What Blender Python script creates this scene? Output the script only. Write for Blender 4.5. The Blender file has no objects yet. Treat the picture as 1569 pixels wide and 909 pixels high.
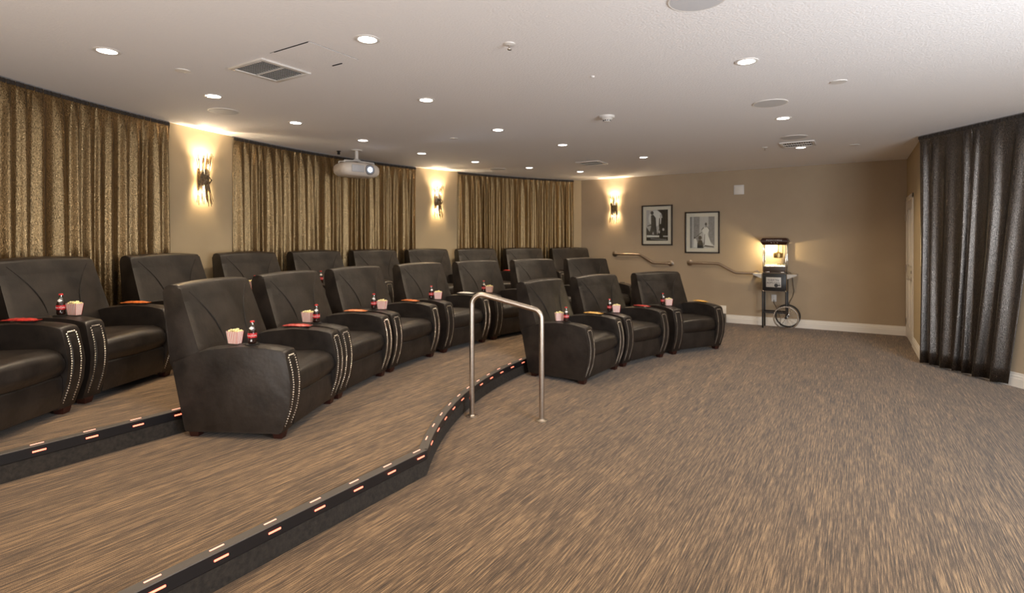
import bpy, bmesh, math, random
from mathutils import Vector, Matrix
random.seed(7)
PI = math.pi
SC = bpy.context.scene
COL = SC.collection

# ------------------------------------------------------------------ camera, world, lights, exposure
cam = bpy.data.cameras.new('camera')
camo = bpy.data.objects.new('camera', cam)
COL.objects.link(camo)
camo.location = (0, 0, 1.466)
camo.rotation_euler = (PI/2, 0, math.radians(32.1))
cam.sensor_width = 36
cam.lens = 831/1569*36
cam.shift_y = -84.5/1569
cam.clip_start = 0.05
SC.camera = camo

world = bpy.data.worlds.new('world')
SC.world = world
world.use_nodes = True
world.node_tree.nodes['Background'].inputs[0].default_value = (0.9, 0.93, 1.0, 1)
world.node_tree.nodes['Background'].inputs[1].default_value = 0.08

SC.view_settings.view_transform = 'Standard'
SC.view_settings.look = 'None'
SC.view_settings.gamma = 1
SC.view_settings.use_curve_mapping = False
SC.view_settings.exposure = 0.22

SPOT_W = 56.0
SCONCE_W = 6.0
POPCORN_W = 16.0
WARM = (1.0, 0.80, 0.56)


def area(name, loc, target, sx, sy, power, color):
    l = bpy.data.lights.new(name, 'AREA')
    l.shape = 'RECTANGLE'
    l.size, l.size_y = sx, sy
    l.energy = power
    l.color = color
    o = bpy.data.objects.new(name, l)
    COL.objects.link(o)
    o.location = loc
    o.rotation_euler = (Vector(target)-Vector(loc)).to_track_quat('-Z', 'Y').to_euler()
    return o


# added unseen fill lights: cool from the screen side, warm uplight behind the camera
area('cool_side_fill', (3.3, 2.6, 1.2), (-2.0, 7.5, 3.6), 4.0, 1.4, 320, (0.86, 0.93, 1.0))
area('rear_uplight_fill', (-1.8, -1.8, 0.35), (-3.0, 0.0, 4.2), 4.5, 0.9, 140, (1.0, 0.93, 0.86))


def spot(loc, power=None, size=140, blend=0.75):
    l = bpy.data.lights.new('spot_lamp', 'SPOT')
    l.energy = power or SPOT_W
    l.color = WARM
    l.spot_size = math.radians(size)
    l.spot_blend = blend
    l.shadow_soft_size = 0.05
    o = bpy.data.objects.new('spot_lamp', l)
    COL.objects.link(o)
    o.location = loc
    return o


def point(loc, power, color, r=0.02):
    l = bpy.data.lights.new('bulb_light', 'POINT')
    l.energy = power
    l.color = color
    l.shadow_soft_size = r
    o = bpy.data.objects.new('bulb_light', l)
    COL.objects.link(o)
    o.location = loc
    return o


# ------------------------------------------------------------------ materials
def newmat(name):
    m = bpy.data.materials.new(name)
    m.use_nodes = True
    nt = m.node_tree
    return m, nt, nt.nodes['Principled BSDF']


def P(name, col, rough=0.5, metal=0.0, spec=0.5, noise=0.0, nscale=20, bump=0.0, bscale=100, **kw):
    m, nt, b = newmat(name)
    b.inputs['Base Color'].default_value = (*col, 1)
    b.inputs['Roughness'].default_value = rough
    b.inputs['Metallic'].default_value = metal
    b.inputs['Specular IOR Level'].default_value = spec
    for k, v in kw.items():
        b.inputs[k.replace('_', ' ')].default_value = v
    tc = nt.nodes.new('ShaderNodeTexCoord')
    if noise > 0:
        n = nt.nodes.new('ShaderNodeTexNoise')
        n.inputs['Scale'].default_value = nscale
        n.inputs['Detail'].default_value = 4
        nt.links.new(tc.outputs['Object'], n.inputs['Vector'])
        r = nt.nodes.new('ShaderNodeValToRGB')
        r.color_ramp.elements[0].position = 0.3
        r.color_ramp.elements[1].position = 0.7
        r.color_ramp.elements[0].color = (*[c*(1-noise) for c in col], 1)
        r.color_ramp.elements[1].color = (*[min(1, c*(1+noise)) for c in col], 1)
        nt.links.new(n.outputs['Fac'], r.inputs['Fac'])
        nt.links.new(r.outputs['Color'], b.inputs['Base Color'])
    if bump > 0:
        n2 = nt.nodes.new('ShaderNodeTexNoise')
        n2.inputs['Scale'].default_value = bscale
        n2.inputs['Detail'].default_value = 5
        nt.links.new(tc.outputs['Object'], n2.inputs['Vector'])
        bp = nt.nodes.new('ShaderNodeBump')
        bp.inputs['Strength'].default_value = bump
        bp.inputs['Distance'].default_value = 0.01
        nt.links.new(n2.outputs['Fac'], bp.inputs['Height'])
        nt.links.new(bp.outputs['Normal'], b.inputs['Normal'])
    return m


def emis(name, col, strength, base=(0.3, 0.25, 0.22)):
    m, nt, b = newmat(name)
    b.inputs['Base Color'].default_value = (*base, 1)
    b.inputs['Emission Color'].default_value = (*col, 1)
    b.inputs['Emission Strength'].default_value = strength
    return m


def clear_glass(name, tint=(0.97, 0.98, 0.97), refl=0.12):
    m = bpy.data.materials.new(name)
    m.use_nodes = True
    nt = m.node_tree
    nt.nodes.clear()
    out = nt.nodes.new('ShaderNodeOutputMaterial')
    t = nt.nodes.new('ShaderNodeBsdfTransparent')
    t.inputs[0].default_value = (*tint, 1)
    g = nt.nodes.new('ShaderNodeBsdfGlossy')
    g.inputs['Roughness'].default_value = 0.03
    mx = nt.nodes.new('ShaderNodeMixShader')
    mx.inputs[0].default_value = refl
    nt.links.new(t.outputs[0], mx.inputs[1])
    nt.links.new(g.outputs[0], mx.inputs[2])
    nt.links.new(mx.outputs[0], out.inputs[0])
    return m


def carpet_mat():
    m, nt, b = newmat('striated_carpet')
    L = nt.links.new
    tc = nt.nodes.new('ShaderNodeTexCoord')

    def layer(scale, detail=3, rough=0.6, s=1.0):
        mp = nt.nodes.new('ShaderNodeMapping')
        mp.inputs['Scale'].default_value = scale
        L(tc.outputs['Object'], mp.inputs['Vector'])
        n = nt.nodes.new('ShaderNodeTexNoise')
        n.inputs['Scale'].default_value = s
        n.inputs['Detail'].default_value = detail
        n.inputs['Roughness'].default_value = rough
        L(mp.outputs[0], n.inputs['Vector'])
        return n.outputs['Fac']
    a = layer((150, 3.2, 60), 3, 0.65)
    c = layer((360, 10, 300), 2, 0.6)
    d = layer((420, 300, 420), 1, 0.5)
    e = layer((7, 0.7, 3), 2, 0.5)

    def ma(op, x, y, z=None):
        n = nt.nodes.new('ShaderNodeMath')
        n.operation = op
        for i, v in enumerate((x, y) if z is None else (x, y, z)):
            if isinstance(v, (int, float)):
                n.inputs[i].default_value = v
            else:
                L(v, n.inputs[i])
        return n.outputs[0]
    f = ma('MULTIPLY', a, 0.42)
    f = ma('MULTIPLY_ADD', c, 0.32, f)
    f = ma('MULTIPLY_ADD', d, 0.18, f)
    f = ma('MULTIPLY_ADD', e, 0.08, f)
    r = nt.nodes.new('ShaderNodeValToRGB')
    cr = r.color_ramp
    cr.elements[0].position = 0.40
    cr.elements[0].color = (0.024, 0.015, 0.008, 1)
    cr.elements[1].position = 0.60
    cr.elements[1].color = (0.34, 0.218, 0.112, 1)
    q = cr.elements.new(0.5)
    q.color = (0.105, 0.066, 0.037, 1)
    L(f, r.inputs['Fac'])
    L(r.outputs['Color'], b.inputs['Base Color'])
    b.inputs['Roughness'].default_value = 0.95
    b.inputs['Specular IOR Level'].default_value = 0.1
    b.inputs['Sheen Weight'].default_value = 0.2
    bp = nt.nodes.new('ShaderNodeBump')
    bp.inputs['Strength'].default_value = 0.35
    bp.inputs['Distance'].default_value = 0.006
    L(f, bp.inputs['Height'])
    L(bp.outputs['Normal'], b.inputs['Normal'])
    return m


def leather_mat():
    m, nt, b = newmat('dark_brown_leather')
    L = nt.links.new
    tc = nt.nodes.new('ShaderNodeTexCoord')
    n = nt.nodes.new('ShaderNodeTexNoise')
    n.inputs['Scale'].default_value = 5
    n.inputs['Detail'].default_value = 5
    n.inputs['Roughness'].default_value = 0.65
    L(tc.outputs['Object'], n.inputs['Vector'])
    r = nt.nodes.new('ShaderNodeValToRGB')
    r.color_ramp.elements[0].position = 0.3
    r.color_ramp.elements[0].color = (0.0065, 0.0052, 0.0048, 1)
    r.color_ramp.elements[1].position = 0.75
    r.color_ramp.elements[1].color = (0.032, 0.0245, 0.0205, 1)
    L(n.outputs['Fac'], r.inputs['Fac'])
    L(r.outputs['Color'], b.inputs['Base Color'])
    rr = nt.nodes.new('ShaderNodeMapRange')
    rr.inputs['To Min'].default_value = 0.30
    rr.inputs['To Max'].default_value = 0.46
    L(n.outputs['Fac'], rr.inputs['Value'])
    L(rr.outputs[0], b.inputs['Roughness'])
    b.inputs['Specular IOR Level'].default_value = 0.55
    n2 = nt.nodes.new('ShaderNodeTexNoise')
    n2.inputs['Scale'].default_value = 9
    n2.inputs['Detail'].default_value = 3
    L(tc.outputs['Object'], n2.inputs['Vector'])
    v = nt.nodes.new('ShaderNodeTexVoronoi')
    v.inputs['Scale'].default_value = 260
    L(tc.outputs['Object'], v.inputs['Vector'])
    b1 = nt.nodes.new('ShaderNodeBump')
    b1.inputs['Strength'].default_value = 0.2
    b1.inputs['Distance'].default_value = 0.02
    L(n2.outputs['Fac'], b1.inputs['Height'])
    b2 = nt.nodes.new('ShaderNodeBump')
    b2.inputs['Strength'].default_value = 0.12
    b2.inputs['Distance'].default_value = 0.002
    L(v.outputs['Distance'], b2.inputs['Height'])
    L(b1.outputs['Normal'], b2.inputs['Normal'])
    L(b2.outputs['Normal'], b.inputs['Normal'])
    return m


def velvet_mat(name, dark, light):
    m, nt, b = newmat(name)
    L = nt.links.new
    tc = nt.nodes.new('ShaderNodeTexCoord')
    mp = nt.nodes.new('ShaderNodeMapping')
    mp.inputs['Scale'].default_value = (135, 135, 75)
    L(tc.outputs['Object'], mp.inputs['Vector'])
    n = nt.nodes.new('ShaderNodeTexNoise')
    n.inputs['Scale'].default_value = 1
    n.inputs['Detail'].default_value = 5
    n.inputs['Roughness'].default_value = 0.7
    L(mp.outputs[0], n.inputs['Vector'])
    r = nt.nodes.new('ShaderNodeValToRGB')
    r.color_ramp.elements[0].position = 0.30
    r.color_ramp.elements[0].color = (*dark, 1)
    r.color_ramp.elements[1].position = 0.68
    r.color_ramp.elements[1].color = (*light, 1)
    L(n.outputs['Fac'], r.inputs['Fac'])
    L(r.outputs['Color'], b.inputs['Base Color'])
    rr = nt.nodes.new('ShaderNodeMapRange')
    rr.inputs['From Min'].default_value = 0.35
    rr.inputs['From Max'].default_value = 0.65
    rr.inputs['To Min'].default_value = 0.36
    rr.inputs['To Max'].default_value = 0.24
    L(n.outputs['Fac'], rr.inputs['Value'])
    L(rr.outputs[0], b.inputs['Roughness'])
    b.inputs['Metallic'].default_value = 0.92
    b.inputs['Sheen Weight'].default_value = 0.1
    b.inputs['Sheen Roughness'].default_value = 0.35
    b.inputs['Sheen Tint'].default_value = (1.0, 0.88, 0.7, 1)
    bp = nt.nodes.new('ShaderNodeBump')
    bp.inputs['Strength'].default_value = 0.3
    bp.inputs['Distance'].default_value = 0.01
    L(n.outputs['Fac'], bp.inputs['Height'])
    L(bp.outputs['Normal'], b.inputs['Normal'])
    return m


M = dict(
    carpet=carpet_mat(), leather=leather_mat(), velvet=velvet_mat('gold_brown_crushed_velvet', (0.016, 0.010, 0.006), (0.46, 0.315, 0.155)),
    velvet_dim=velvet_mat('dim_light_crushed_velvet', (0.022, 0.020, 0.020), (0.21, 0.185, 0.165)),  # same velvet, with the lack of warm light put into its colour
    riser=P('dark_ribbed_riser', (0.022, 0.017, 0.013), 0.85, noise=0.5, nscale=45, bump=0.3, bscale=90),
    header=P('curtain_header', (0.035, 0.027, 0.022), 0.8),
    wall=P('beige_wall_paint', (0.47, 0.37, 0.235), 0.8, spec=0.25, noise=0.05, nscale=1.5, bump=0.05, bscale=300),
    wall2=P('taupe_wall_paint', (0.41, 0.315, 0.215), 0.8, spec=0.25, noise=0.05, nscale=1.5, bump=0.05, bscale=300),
    ceiling=P('textured_ceiling_paint', (0.86, 0.83, 0.82), 0.9, spec=0.2, bump=0.35, bscale=70),
    white=P('white_trim_paint', (0.78, 0.72, 0.64), 0.45),
    offwhite=P('off_white_plastic', (0.72, 0.68, 0.64), 0.4),
    grille=P('white_perforated_grille', (0.56, 0.55, 0.56), 0.6, noise=0.15, nscale=600),
    dark=P('dark_cavity', (0.01, 0.01, 0.01), 0.9),
    black=P('black_enamel', (0.012, 0.011, 0.011), 0.35),
    thread=P('seam_thread', (0.010, 0.008, 0.007), 0.7),
    nail=P('nickel_nailhead', (0.75, 0.70, 0.62), 0.28, 1.0),
    legwood=P('espresso_wood', (0.035, 0.010, 0.007), 0.35, noise=0.3, nscale=30),
    vinyl=P('grey_vinyl_nosing', (0.085, 0.075, 0.068), 0.5, bump=0.1, bscale=200),
    vinyl_dark=P('dark_vinyl_nosing', (0.008, 0.0075, 0.009), 0.45),
    led=emis('warm_red_led', (1.0, 0.14, 0.07), 3.2),
    led_top=emis('peach_led', (1.0, 0.34, 0.22), 1.6),
    steel=P('brushed_steel', (0.56, 0.50, 0.44), 0.30, 1.0, noise=0.08, nscale=60),
    bronze=P('brushed_bronze_rail', (0.45, 0.37, 0.30), 0.30, 1.0),
    twig=P('antique_silver_twig', (0.30, 0.23, 0.15), 0.40, 1.0, noise=0.4, nscale=60),
    bulb=emis('sconce_bulb_glow', (1.0, 0.80, 0.50), 6.0),
    lens=emis('downlight_lens_glow', (1.0, 0.93, 0.82), 12.0),
    frame=P('dark_picture_frame', (0.02, 0.011, 0.008), 0.35),
    mat=P('cream_picture_mat', (0.82, 0.75, 0.65), 0.8),
    glass=clear_glass('picture_glass', refl=0.07),
    cabglass=clear_glass('cabinet_glass', refl=0.06),
    bottleglass=clear_glass('bottle_glass', (0.80, 0.86, 0.80), 0.25),
    cola=P('dark_cola', (0.018, 0.006, 0.004), 0.08, spec=0.8),
    redlabel=P('red_label', (0.50, 0.015, 0.02), 0.4),
    whitep=P('white_print', (0.85, 0.82, 0.80), 0.5),
    redp=P('red_print', (0.60, 0.03, 0.03), 0.5),
    card=P('white_card', (0.84, 0.76, 0.70), 0.6),
    popcorn=P('buttery_popcorn', (0.85, 0.74, 0.38), 0.7, noise=0.15, nscale=80),
    candy_red=P('red_foil_wrapper', (0.38, 0.03, 0.025), 0.3, noise=0.6, nscale=40),
    candy_orange=P('orange_foil_wrapper', (0.50, 0.13, 0.03), 0.35, noise=0.5, nscale=40),
    candy_yellow=P('yellow_orange_wrapper', (0.80, 0.38, 0.08), 0.35, noise=0.5, nscale=50),
    candy_white=P('white_wrapper', (0.75, 0.70, 0.66), 0.4, noise=0.2, nscale=60),
    projector=P('cream_projector_plastic', (0.74, 0.66, 0.58), 0.4),
    greyplastic=P('grey_plastic', (0.25, 0.24, 0.24), 0.5),
    plens=emis('projector_beam_lens', (0.62, 0.76, 1.0), 7.0),
    backmetal=P('warm_back_panel', (0.36, 0.29, 0.20), 0.5),
    brass=P('brass_kettle', (0.55, 0.38, 0.16), 0.3, 1.0),
    maroon=P('maroon_canopy', (0.035, 0.012, 0.008), 0.35),
    brown=P('brown_panel', (0.05, 0.03, 0.02), 0.4),
    chrome=P('chrome_trim', (0.75, 0.72, 0.68), 0.15, 1.0),
    signgrey=P('pewter_sign', (0.50, 0.47, 0.44), 0.45, 0.2, noise=0.12, nscale=60),
    ph0=P('photo_black', (0.012, 0.011, 0.010), 0.5),
    ph1=P('photo_dark_grey', (0.07, 0.065, 0.06), 0.5, noise=0.3, nscale=60),
    ph2=P('photo_mid_grey', (0.27, 0.26, 0.27), 0.5, noise=0.2, nscale=40),
    ph3=P('photo_light_grey', (0.55, 0.53, 0.53), 0.5, noise=0.12, nscale=60),
    ph4=P('photo_white', (0.82, 0.80, 0.78), 0.5),
)


# ------------------------------------------------------------------ mesh helpers
class MB:
    def __init__(s):
        s.bm = bmesh.new()

    def box(s, x0, x1, y0, y1, z0, z1, mi=0, bev=0.0, seg=2, rot=None):
        c = [(x0, y0, z0), (x1, y0, z0), (x1, y1, z0), (x0, y1, z0), (x0, y0, z1), (x1, y0, z1), (x1, y1, z1), (x0, y1, z1)]
        v = [s.bm.verts.new(p) for p in c]
        fs = [s.bm.faces.new([v[i] for i in q]) for q in ((3, 2, 1, 0), (4, 5, 6, 7), (0, 1, 5, 4), (1, 2, 6, 5), (2, 3, 7, 6), (3, 0, 4, 7))]
        for f in fs:
            f.material_index = mi
        if bev > 0:
            es = list({e for f in fs for e in f.edges})
            r = bmesh.ops.bevel(s.bm, geom=es, offset=bev, segments=seg, affect='EDGES', profile=0.5)
            for f in r['faces']:
                f.material_index = mi
            v = list({vv for f in r['faces'] for vv in f.verts} | {vv for vv in v if vv.is_valid})
        if rot is not None:
            for vv in v:
                if vv.is_valid:
                    vv.co = rot @ vv.co
        return s

    def rings(s, rings, mi=0, closed=True, caps=True):
        vr = [[s.bm.verts.new(p) for p in r] for r in rings]
        n = len(vr[0])
        for a, b in zip(vr, vr[1:]):
            for i in range(n if closed else n-1):
                j = (i+1) % n
                f = s.bm.faces.new((a[i], a[j], b[j], b[i]))
                f.material_index = mi
        if caps and closed:
            f = s.bm.faces.new(list(reversed(vr[0])))
            f.material_index = mi
            f = s.bm.faces.new(vr[-1])
            f.material_index = mi
        return vr

    def tube(s, pts, r, n=8, mi=0, r1=None):
        pts = [Vector(p) for p in pts]
        N = len(pts)
        up = None
        rings = []
        for i, p in enumerate(pts):
            t = (pts[min(i+1, N-1)]-pts[max(i-1, 0)]).normalized()
            if up is None:
                up = Vector((0, 0, 1)) if abs(t.z) < 0.9 else Vector((1, 0, 0))
            a = t.cross(up).normalized()
            up = a.cross(t).normalized()
            rr = r if r1 is None else r+(r1-r)*i/(N-1)
            rings.append([p+rr*(math.cos(2*PI*k/n)*a+math.sin(2*PI*k/n)*up) for k in range(n)])
        s.rings(rings, mi)
        return s

    def lathe(s, prof, c=(0, 0, 0), n=24, mi=0, axis='Z'):
        """prof: list of (r, h[, mi]) bottom to top"""
        c = Vector(c)

        def pt(r, h, k):
            a = 2*PI*k/n
            if axis == 'Z':
                return c+Vector((r*math.cos(a), r*math.sin(a), h))
            if axis == 'Y':
                return c+Vector((r*math.cos(a), h, r*math.sin(a)))
            return c+Vector((h, r*math.cos(a), r*math.sin(a)))
        vr = [[s.bm.verts.new(pt(max(q[0], 1e-4), q[1], k)) for k in range(n)] for q in prof]
        for i in range(len(vr)-1):
            m_ = prof[i][2] if len(prof[i]) > 2 else mi
            for k in range(n):
                j = (k+1) % n
                f = s.bm.faces.new((vr[i][k], vr[i][j], vr[i+1][j], vr[i+1][k]))
                f.material_index = m_
        f = s.bm.faces.new(list(reversed(vr[0])))
        f.material_index = prof[0][2] if len(prof[0]) > 2 else mi
        f = s.bm.faces.new(vr[-1])
        f.material_index = prof[-1][2] if len(prof[-1]) > 2 else mi
        return s

    def ball(s, c, r, mi=0, sub=1, sc=(1, 1, 1)):
        mt = Matrix.Translation(c) @ Matrix.Diagonal((*sc, 1))
        res = bmesh.ops.create_icosphere(s.bm, subdivisions=sub, radius=r, matrix=mt)
        for f in {f for v in res['verts'] for f in v.link_faces}:
            f.material_index = mi
        return s

    def quad(s, pts, mi=0):
        f = s.bm.faces.new([s.bm.verts.new(p) for p in pts])
        f.material_index = mi
        return s

    def prism(s, outline, ys, mi=0, bev=0.0, seg=3, warp=None):
        """outline: (x,z) loop, swept along y, end edges rounded, then warped"""
        vr = [[s.bm.verts.new((x, y, z)) for x, z in outline] for y in ys]
        n = len(outline)
        allv = [v for r in vr for v in r]
        fs = []
        for a, b in zip(vr, vr[1:]):
            for i in range(n):
                j = (i+1) % n
                fs.append(s.bm.faces.new((a[i], a[j], b[j], b[i])))
        fs.append(s.bm.faces.new(list(reversed(vr[0]))))
        fs.append(s.bm.faces.new(vr[-1]))
        for f in fs:
            f.material_index = mi
        if bev > 0:
            es = [e for f in fs[-2:] for e in f.edges]
            r = bmesh.ops.bevel(s.bm, geom=es, offset=bev, segments=seg, affect='EDGES', profile=0.5, clamp_overlap=True)
            for f in r['faces']:
                f.material_index = mi
            allv = [v for v in allv if v.is_valid]+list(r['verts'])
        if warp:
            for v in set(allv):
                v.co = Vector(warp(*v.co))
        return s

    def build(s, name, mats, parent=None, loc=None, smooth=True, angle=38, rotz=None):
        bmesh.ops.recalc_face_normals(s.bm, faces=s.bm.faces)
        me = bpy.data.meshes.new(name)
        s.bm.to_mesh(me)
        s.bm.free()
        if not isinstance(mats, (list, tuple)):
            mats = [mats]
        for m in mats:
            me.materials.append(m)
        if smooth:
            me.shade_smooth()
            me.set_sharp_from_angle(angle=math.radians(angle))
        return link(name, me, parent, loc, rotz)


def link(name, me, parent=None, loc=None, rotz=None):
    o = bpy.data.objects.new(name, me)
    COL.objects.link(o)
    if parent:
        o.parent = parent
    if loc is not None:
        o.location = loc
    if rotz is not None:
        o.rotation_euler = (0, 0, rotz)
    return o


def empty(name, loc=(0, 0, 0), rz=0):
    o = bpy.data.objects.new(name, None)
    o.empty_display_size = 0.1
    COL.objects.link(o)
    o.location = loc
    o.rotation_euler = (0, 0, rz)
    return o


def tag(o, label, cat, group=None, kind=None):
    if label:
        o['label'] = label
    if cat:
        o['category'] = cat
    if group:
        o['group'] = group
    if kind:
        o['kind'] = kind
    return o


def struct(o):
    o['kind'] = 'structure'
    return o


def copy_tree(o, parent=None):
    c = o.copy()
    COL.objects.link(c)
    if parent is not None:
        c.parent = parent
        c.matrix_parent_inverse = o.matrix_parent_inverse
    for ch in list(KIDS.get(o, [])) or list(o.children):
        copy_tree(ch, c)
    return c


KIDS = {}


def round_poly(pts, seg=5):
    """(x,z,r) corners -> loop with rounded corners"""
    out = []
    n = len(pts)
    for i in range(n):
        p = Vector(pts[i][:2])
        r = pts[i][2]
        a = Vector(pts[i-1][:2])
        b = Vector(pts[(i+1) % n][:2])
        u = (a-p)
        v = (b-p)
        lu, lv = u.length, v.length
        u.normalize()
        v.normalize()
        ang = u.angle(v)
        t = min(r/max(math.tan(ang/2), 1e-3), lu*0.48, lv*0.48)
        p0 = p+u*t
        p1 = p+v*t
        for k in range(seg+1):
            s_ = k/seg
            q = (1-s_)**2*p0+2*s_*(1-s_)*p+s_*s_*p1
            out.append((q.x, q.y))
    res = []
    for q in out:
        if not res or (abs(q[0]-res[-1][0])+abs(q[1]-res[-1][1])) > 1e-4:
            res.append(q)
    return res


def text_mesh(body, size, extrude=0.0015):
    cu = bpy.data.curves.new('lettering', 'FONT')
    cu.body = body
    cu.size = size
    cu.extrude = extrude
    cu.align_x = 'CENTER'
    cu.align_y = 'CENTER'
    ob = bpy.data.objects.new('lettering', cu)
    COL.objects.link(ob)
    bpy.context.view_layer.update()
    me = bpy.data.meshes.new_from_object(ob.evaluated_get(bpy.context.evaluated_depsgraph_get()))
    bpy.data.objects.remove(ob)
    bpy.data.curves.remove(cu)
    return me


# ------------------------------------------------------------------ layout constants
CX, CY = 1.8, 5.3            # centre of the curved rows
RW = 8.32                    # curved wall
H = 2.74
T1, T2 = 0.157, 0.314        # platform heights
R1, R2 = 4.88, 6.57          # platform edges


def pol(r, deg, z=0.0):
    a = math.radians(deg)
    return Vector((CX+r*math.cos(a), CY+r*math.sin(a), z))


YF = 10.37
XR = 0.72
far_ang = 180-math.degrees(math.asin((YF-CY)/RW))
near_y = -1.6
near_ang = 180+math.degrees(math.asin((CY-near_y)/RW))
# diagonal right wall
DW0 = Vector((XR, 8.20))
DD = Vector((0.615, -0.788)).normalized()
DW1 = DW0+DD*4.6

# ------------------------------------------------------------------ setting
b = MB()
b.box(-7.5, 5, -3.5, YF+0.2, -0.2, 0)
struct(b.build('floor', M['carpet'], smooth=False))
b = MB()
b.box(-7.5, 5, -3.5, YF+0.2, H, H+0.15)
struct(b.build('ceiling', M['ceiling'], smooth=False))


def strip_wall(name, pts, mat, z0=0.0, z1=H, thick=0.12, side=1):
    """pts along the visible face; thickness pushed to the left (side=1) of travel"""
    b = MB()
    P2 = [Vector(p[:2]) for p in pts]
    outer = []
    for i, p in enumerate(P2):
        t = (P2[min(i+1, len(P2)-1)]-P2[max(i-1, 0)]).normalized()
        outer.append(p+side*thick*Vector((-t.y, t.x)))
    rings = [[(p.x, p.y, z0), (q.x, q.y, z0), (q.x, q.y, z1), (p.x, p.y, z1)] for p, q in zip(P2, outer)]
    b.rings(rings)
    return struct(b.build(name, mat, angle=20))


arc = [pol(RW, near_ang+(far_ang-near_ang)*i/46) for i in range(47)]
strip_wall('wall_left', arc, M['wall'], side=1)
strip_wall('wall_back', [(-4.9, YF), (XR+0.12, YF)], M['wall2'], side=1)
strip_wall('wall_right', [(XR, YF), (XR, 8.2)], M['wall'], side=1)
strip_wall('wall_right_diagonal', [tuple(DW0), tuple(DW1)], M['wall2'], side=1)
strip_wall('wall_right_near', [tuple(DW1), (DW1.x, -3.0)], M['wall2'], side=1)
strip_wall('wall_left_near', [(arc[0].x, -3.0), (arc[0].x, near_y)], M['wall'], side=1)


def edge1():
    e = [(-2.262, -3.0), (-2.262, 2.59)]
    a0 = 180+math.degrees(math.asin((CY-2.60)/R1))
    yb = CY+math.sqrt(R1**2-(CX+1.95)**2)
    a1 = 180-math.degrees(math.asin((yb-CY)/R1))
    n = 44
    for i in range(n+1):
        p = pol(R1, a0+(a1-a0)*i/n)
        e.append((p.x, p.y))
    e.append((-1.95, YF-0.003))
    return e


def edge2():
    xa = -3.885
    ya = CY-math.sqrt(R2**2-(CX-xa)**2)
    yb = CY+math.sqrt(R2**2-(CX+3.4)**2)
    a0 = 180+math.degrees(math.asin((CY-ya)/R2))
    a1 = 180-math.degrees(math.asin((yb-CY)/R2))
    e = [(xa, -3.0)]
    n = 44
    for i in range(n+1):
        p = pol(R2, a0+(a1-a0)*i/n)
        e.append((p.x, p.y))
    e.append((-3.4, YF-0.003))
    return e


E1, E2 = edge1(), edge2()


def platform(name, e, z0, z1):
    b = MB()
    rings = [[(x, y, z0), (-7.3, y, z0), (-7.3, y, z1), (x, y, z1)] for x, y in e]
    b.rings(rings)
    return struct(b.build(name, M['carpet'], smooth=False))


platform('floor_middle_tier', E1, 0.0, T1)
platform('floor_top_tier', E2, T1-0.001, T2)

# stepped baseboards
BBP = [(0, 0), (0.016, 0), (0.016, 0.085), (0.012, 0.092), (0.012, 0.112), (0.006, 0.122), (0.006, 0.140), (0, 0.145)]


def baseboard(name, pts, z, side=-1):
    b = MB()
    P2 = [Vector(p[:2]) for p in pts]
    rings = []
    for i, p in enumerate(P2):
        t = (P2[min(i+1, len(P2)-1)]-P2[max(i-1, 0)]).normalized()
        nn = Vector((-t.y, t.x))*side
        rings.append([(p.x+nn.x*d, p.y+nn.y*d, z+h) for d, h in BBP])
    b.rings(rings)
    return struct(b.build(name, M['white'], angle=20))


baseboard('baseboard_back', [(-1.93, YF), (XR, YF)], 0)
baseboard('baseboard_back_middle', [(-3.38, YF), (-1.93, YF)], T1)
baseboard('baseboard_back_top', [(-4.6, YF), (-3.38, YF)], T2)
baseboard('baseboard_right', [(XR, 9.30), (XR, 8.19)], 0)
baseboard('baseboard_right_diagonal', [tuple(DW0), tuple(DW1)], 0)
baseboard('baseboard_left', [tuple(pol(RW, 230+(far_ang-230)*i/36))[:2] for i in range(37)], T2)

# door in the right wall, hinged by the back wall, lever handle
b = MB()
for y0, y1, z0, z1 in ((9.30, 9.37, 0, 2.14), (10.27, 10.34, 0, 2.14), (9.30, 10.34, 2.07, 2.14)):
    b.box(XR-0.018, XR+0.001, y0, y1, z0, z1, bev=0.004)
door = struct(b.build('door_1', M['white']))
b = MB()
b.box(XR-0.012, XR+0.001, 9.37, 10.27, 0.01, 2.07)
for z0, z1 in ((0.2, 0.95), (1.1, 1.95)):
    for ya, yb in ((9.48, 9.78), (9.86, 10.16)):
        b.box(XR-0.020, XR-0.011, ya, yb, z0, z0+0.03, bev=0.004)
        b.box(XR-0.020, XR-0.011, ya, yb, z1-0.03, z1, bev=0.004)
        b.box(XR-0.020, XR-0.011, ya, ya+0.03, z0, z1, bev=0.004)
        b.box(XR-0.020, XR-0.011, yb-0.03, yb, z0, z1, bev=0.004)
b.build('door_leaf', M['white'], door)
b = MB()
b.lathe([(0.028, 0), (0.028, -0.012), (0.012, -0.014), (0.012, -0.045)], (XR-0.012, 9.45, 0.93), 16, axis='X')
b.tube([(XR-0.058, 9.45, 0.93), (XR-0.060, 9.50, 0.93), (XR-0.058, 9.58, 0.928)], 0.010, 8)
b.lathe([(0.022, 0), (0.022, -0.012)], (XR-0.012, 9.45, 1.03), 16, axis='X')
b.build('door_handle', M['steel'], door)
for z in (0.25, 1.05, 1.83):
    b = MB()
    b.tube([(XR-0.026, 10.265, z-0.05), (XR-0.026, 10.265, z+0.05)], 0.008, 8)
    b.build('hinge', M['steel'], door)

# ------------------------------------------------------------------ lit step nosings
def resample(e, step=0.12):
    pts = [Vector(p) for p in e]
    out = [pts[0]]
    for a, c in zip(pts, pts[1:]):
        L_ = (c-a).length
        k = max(1, int(L_/step))
        for i in range(1, k+1):
            out.append(a+(c-a)*i/k)
    return out


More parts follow.
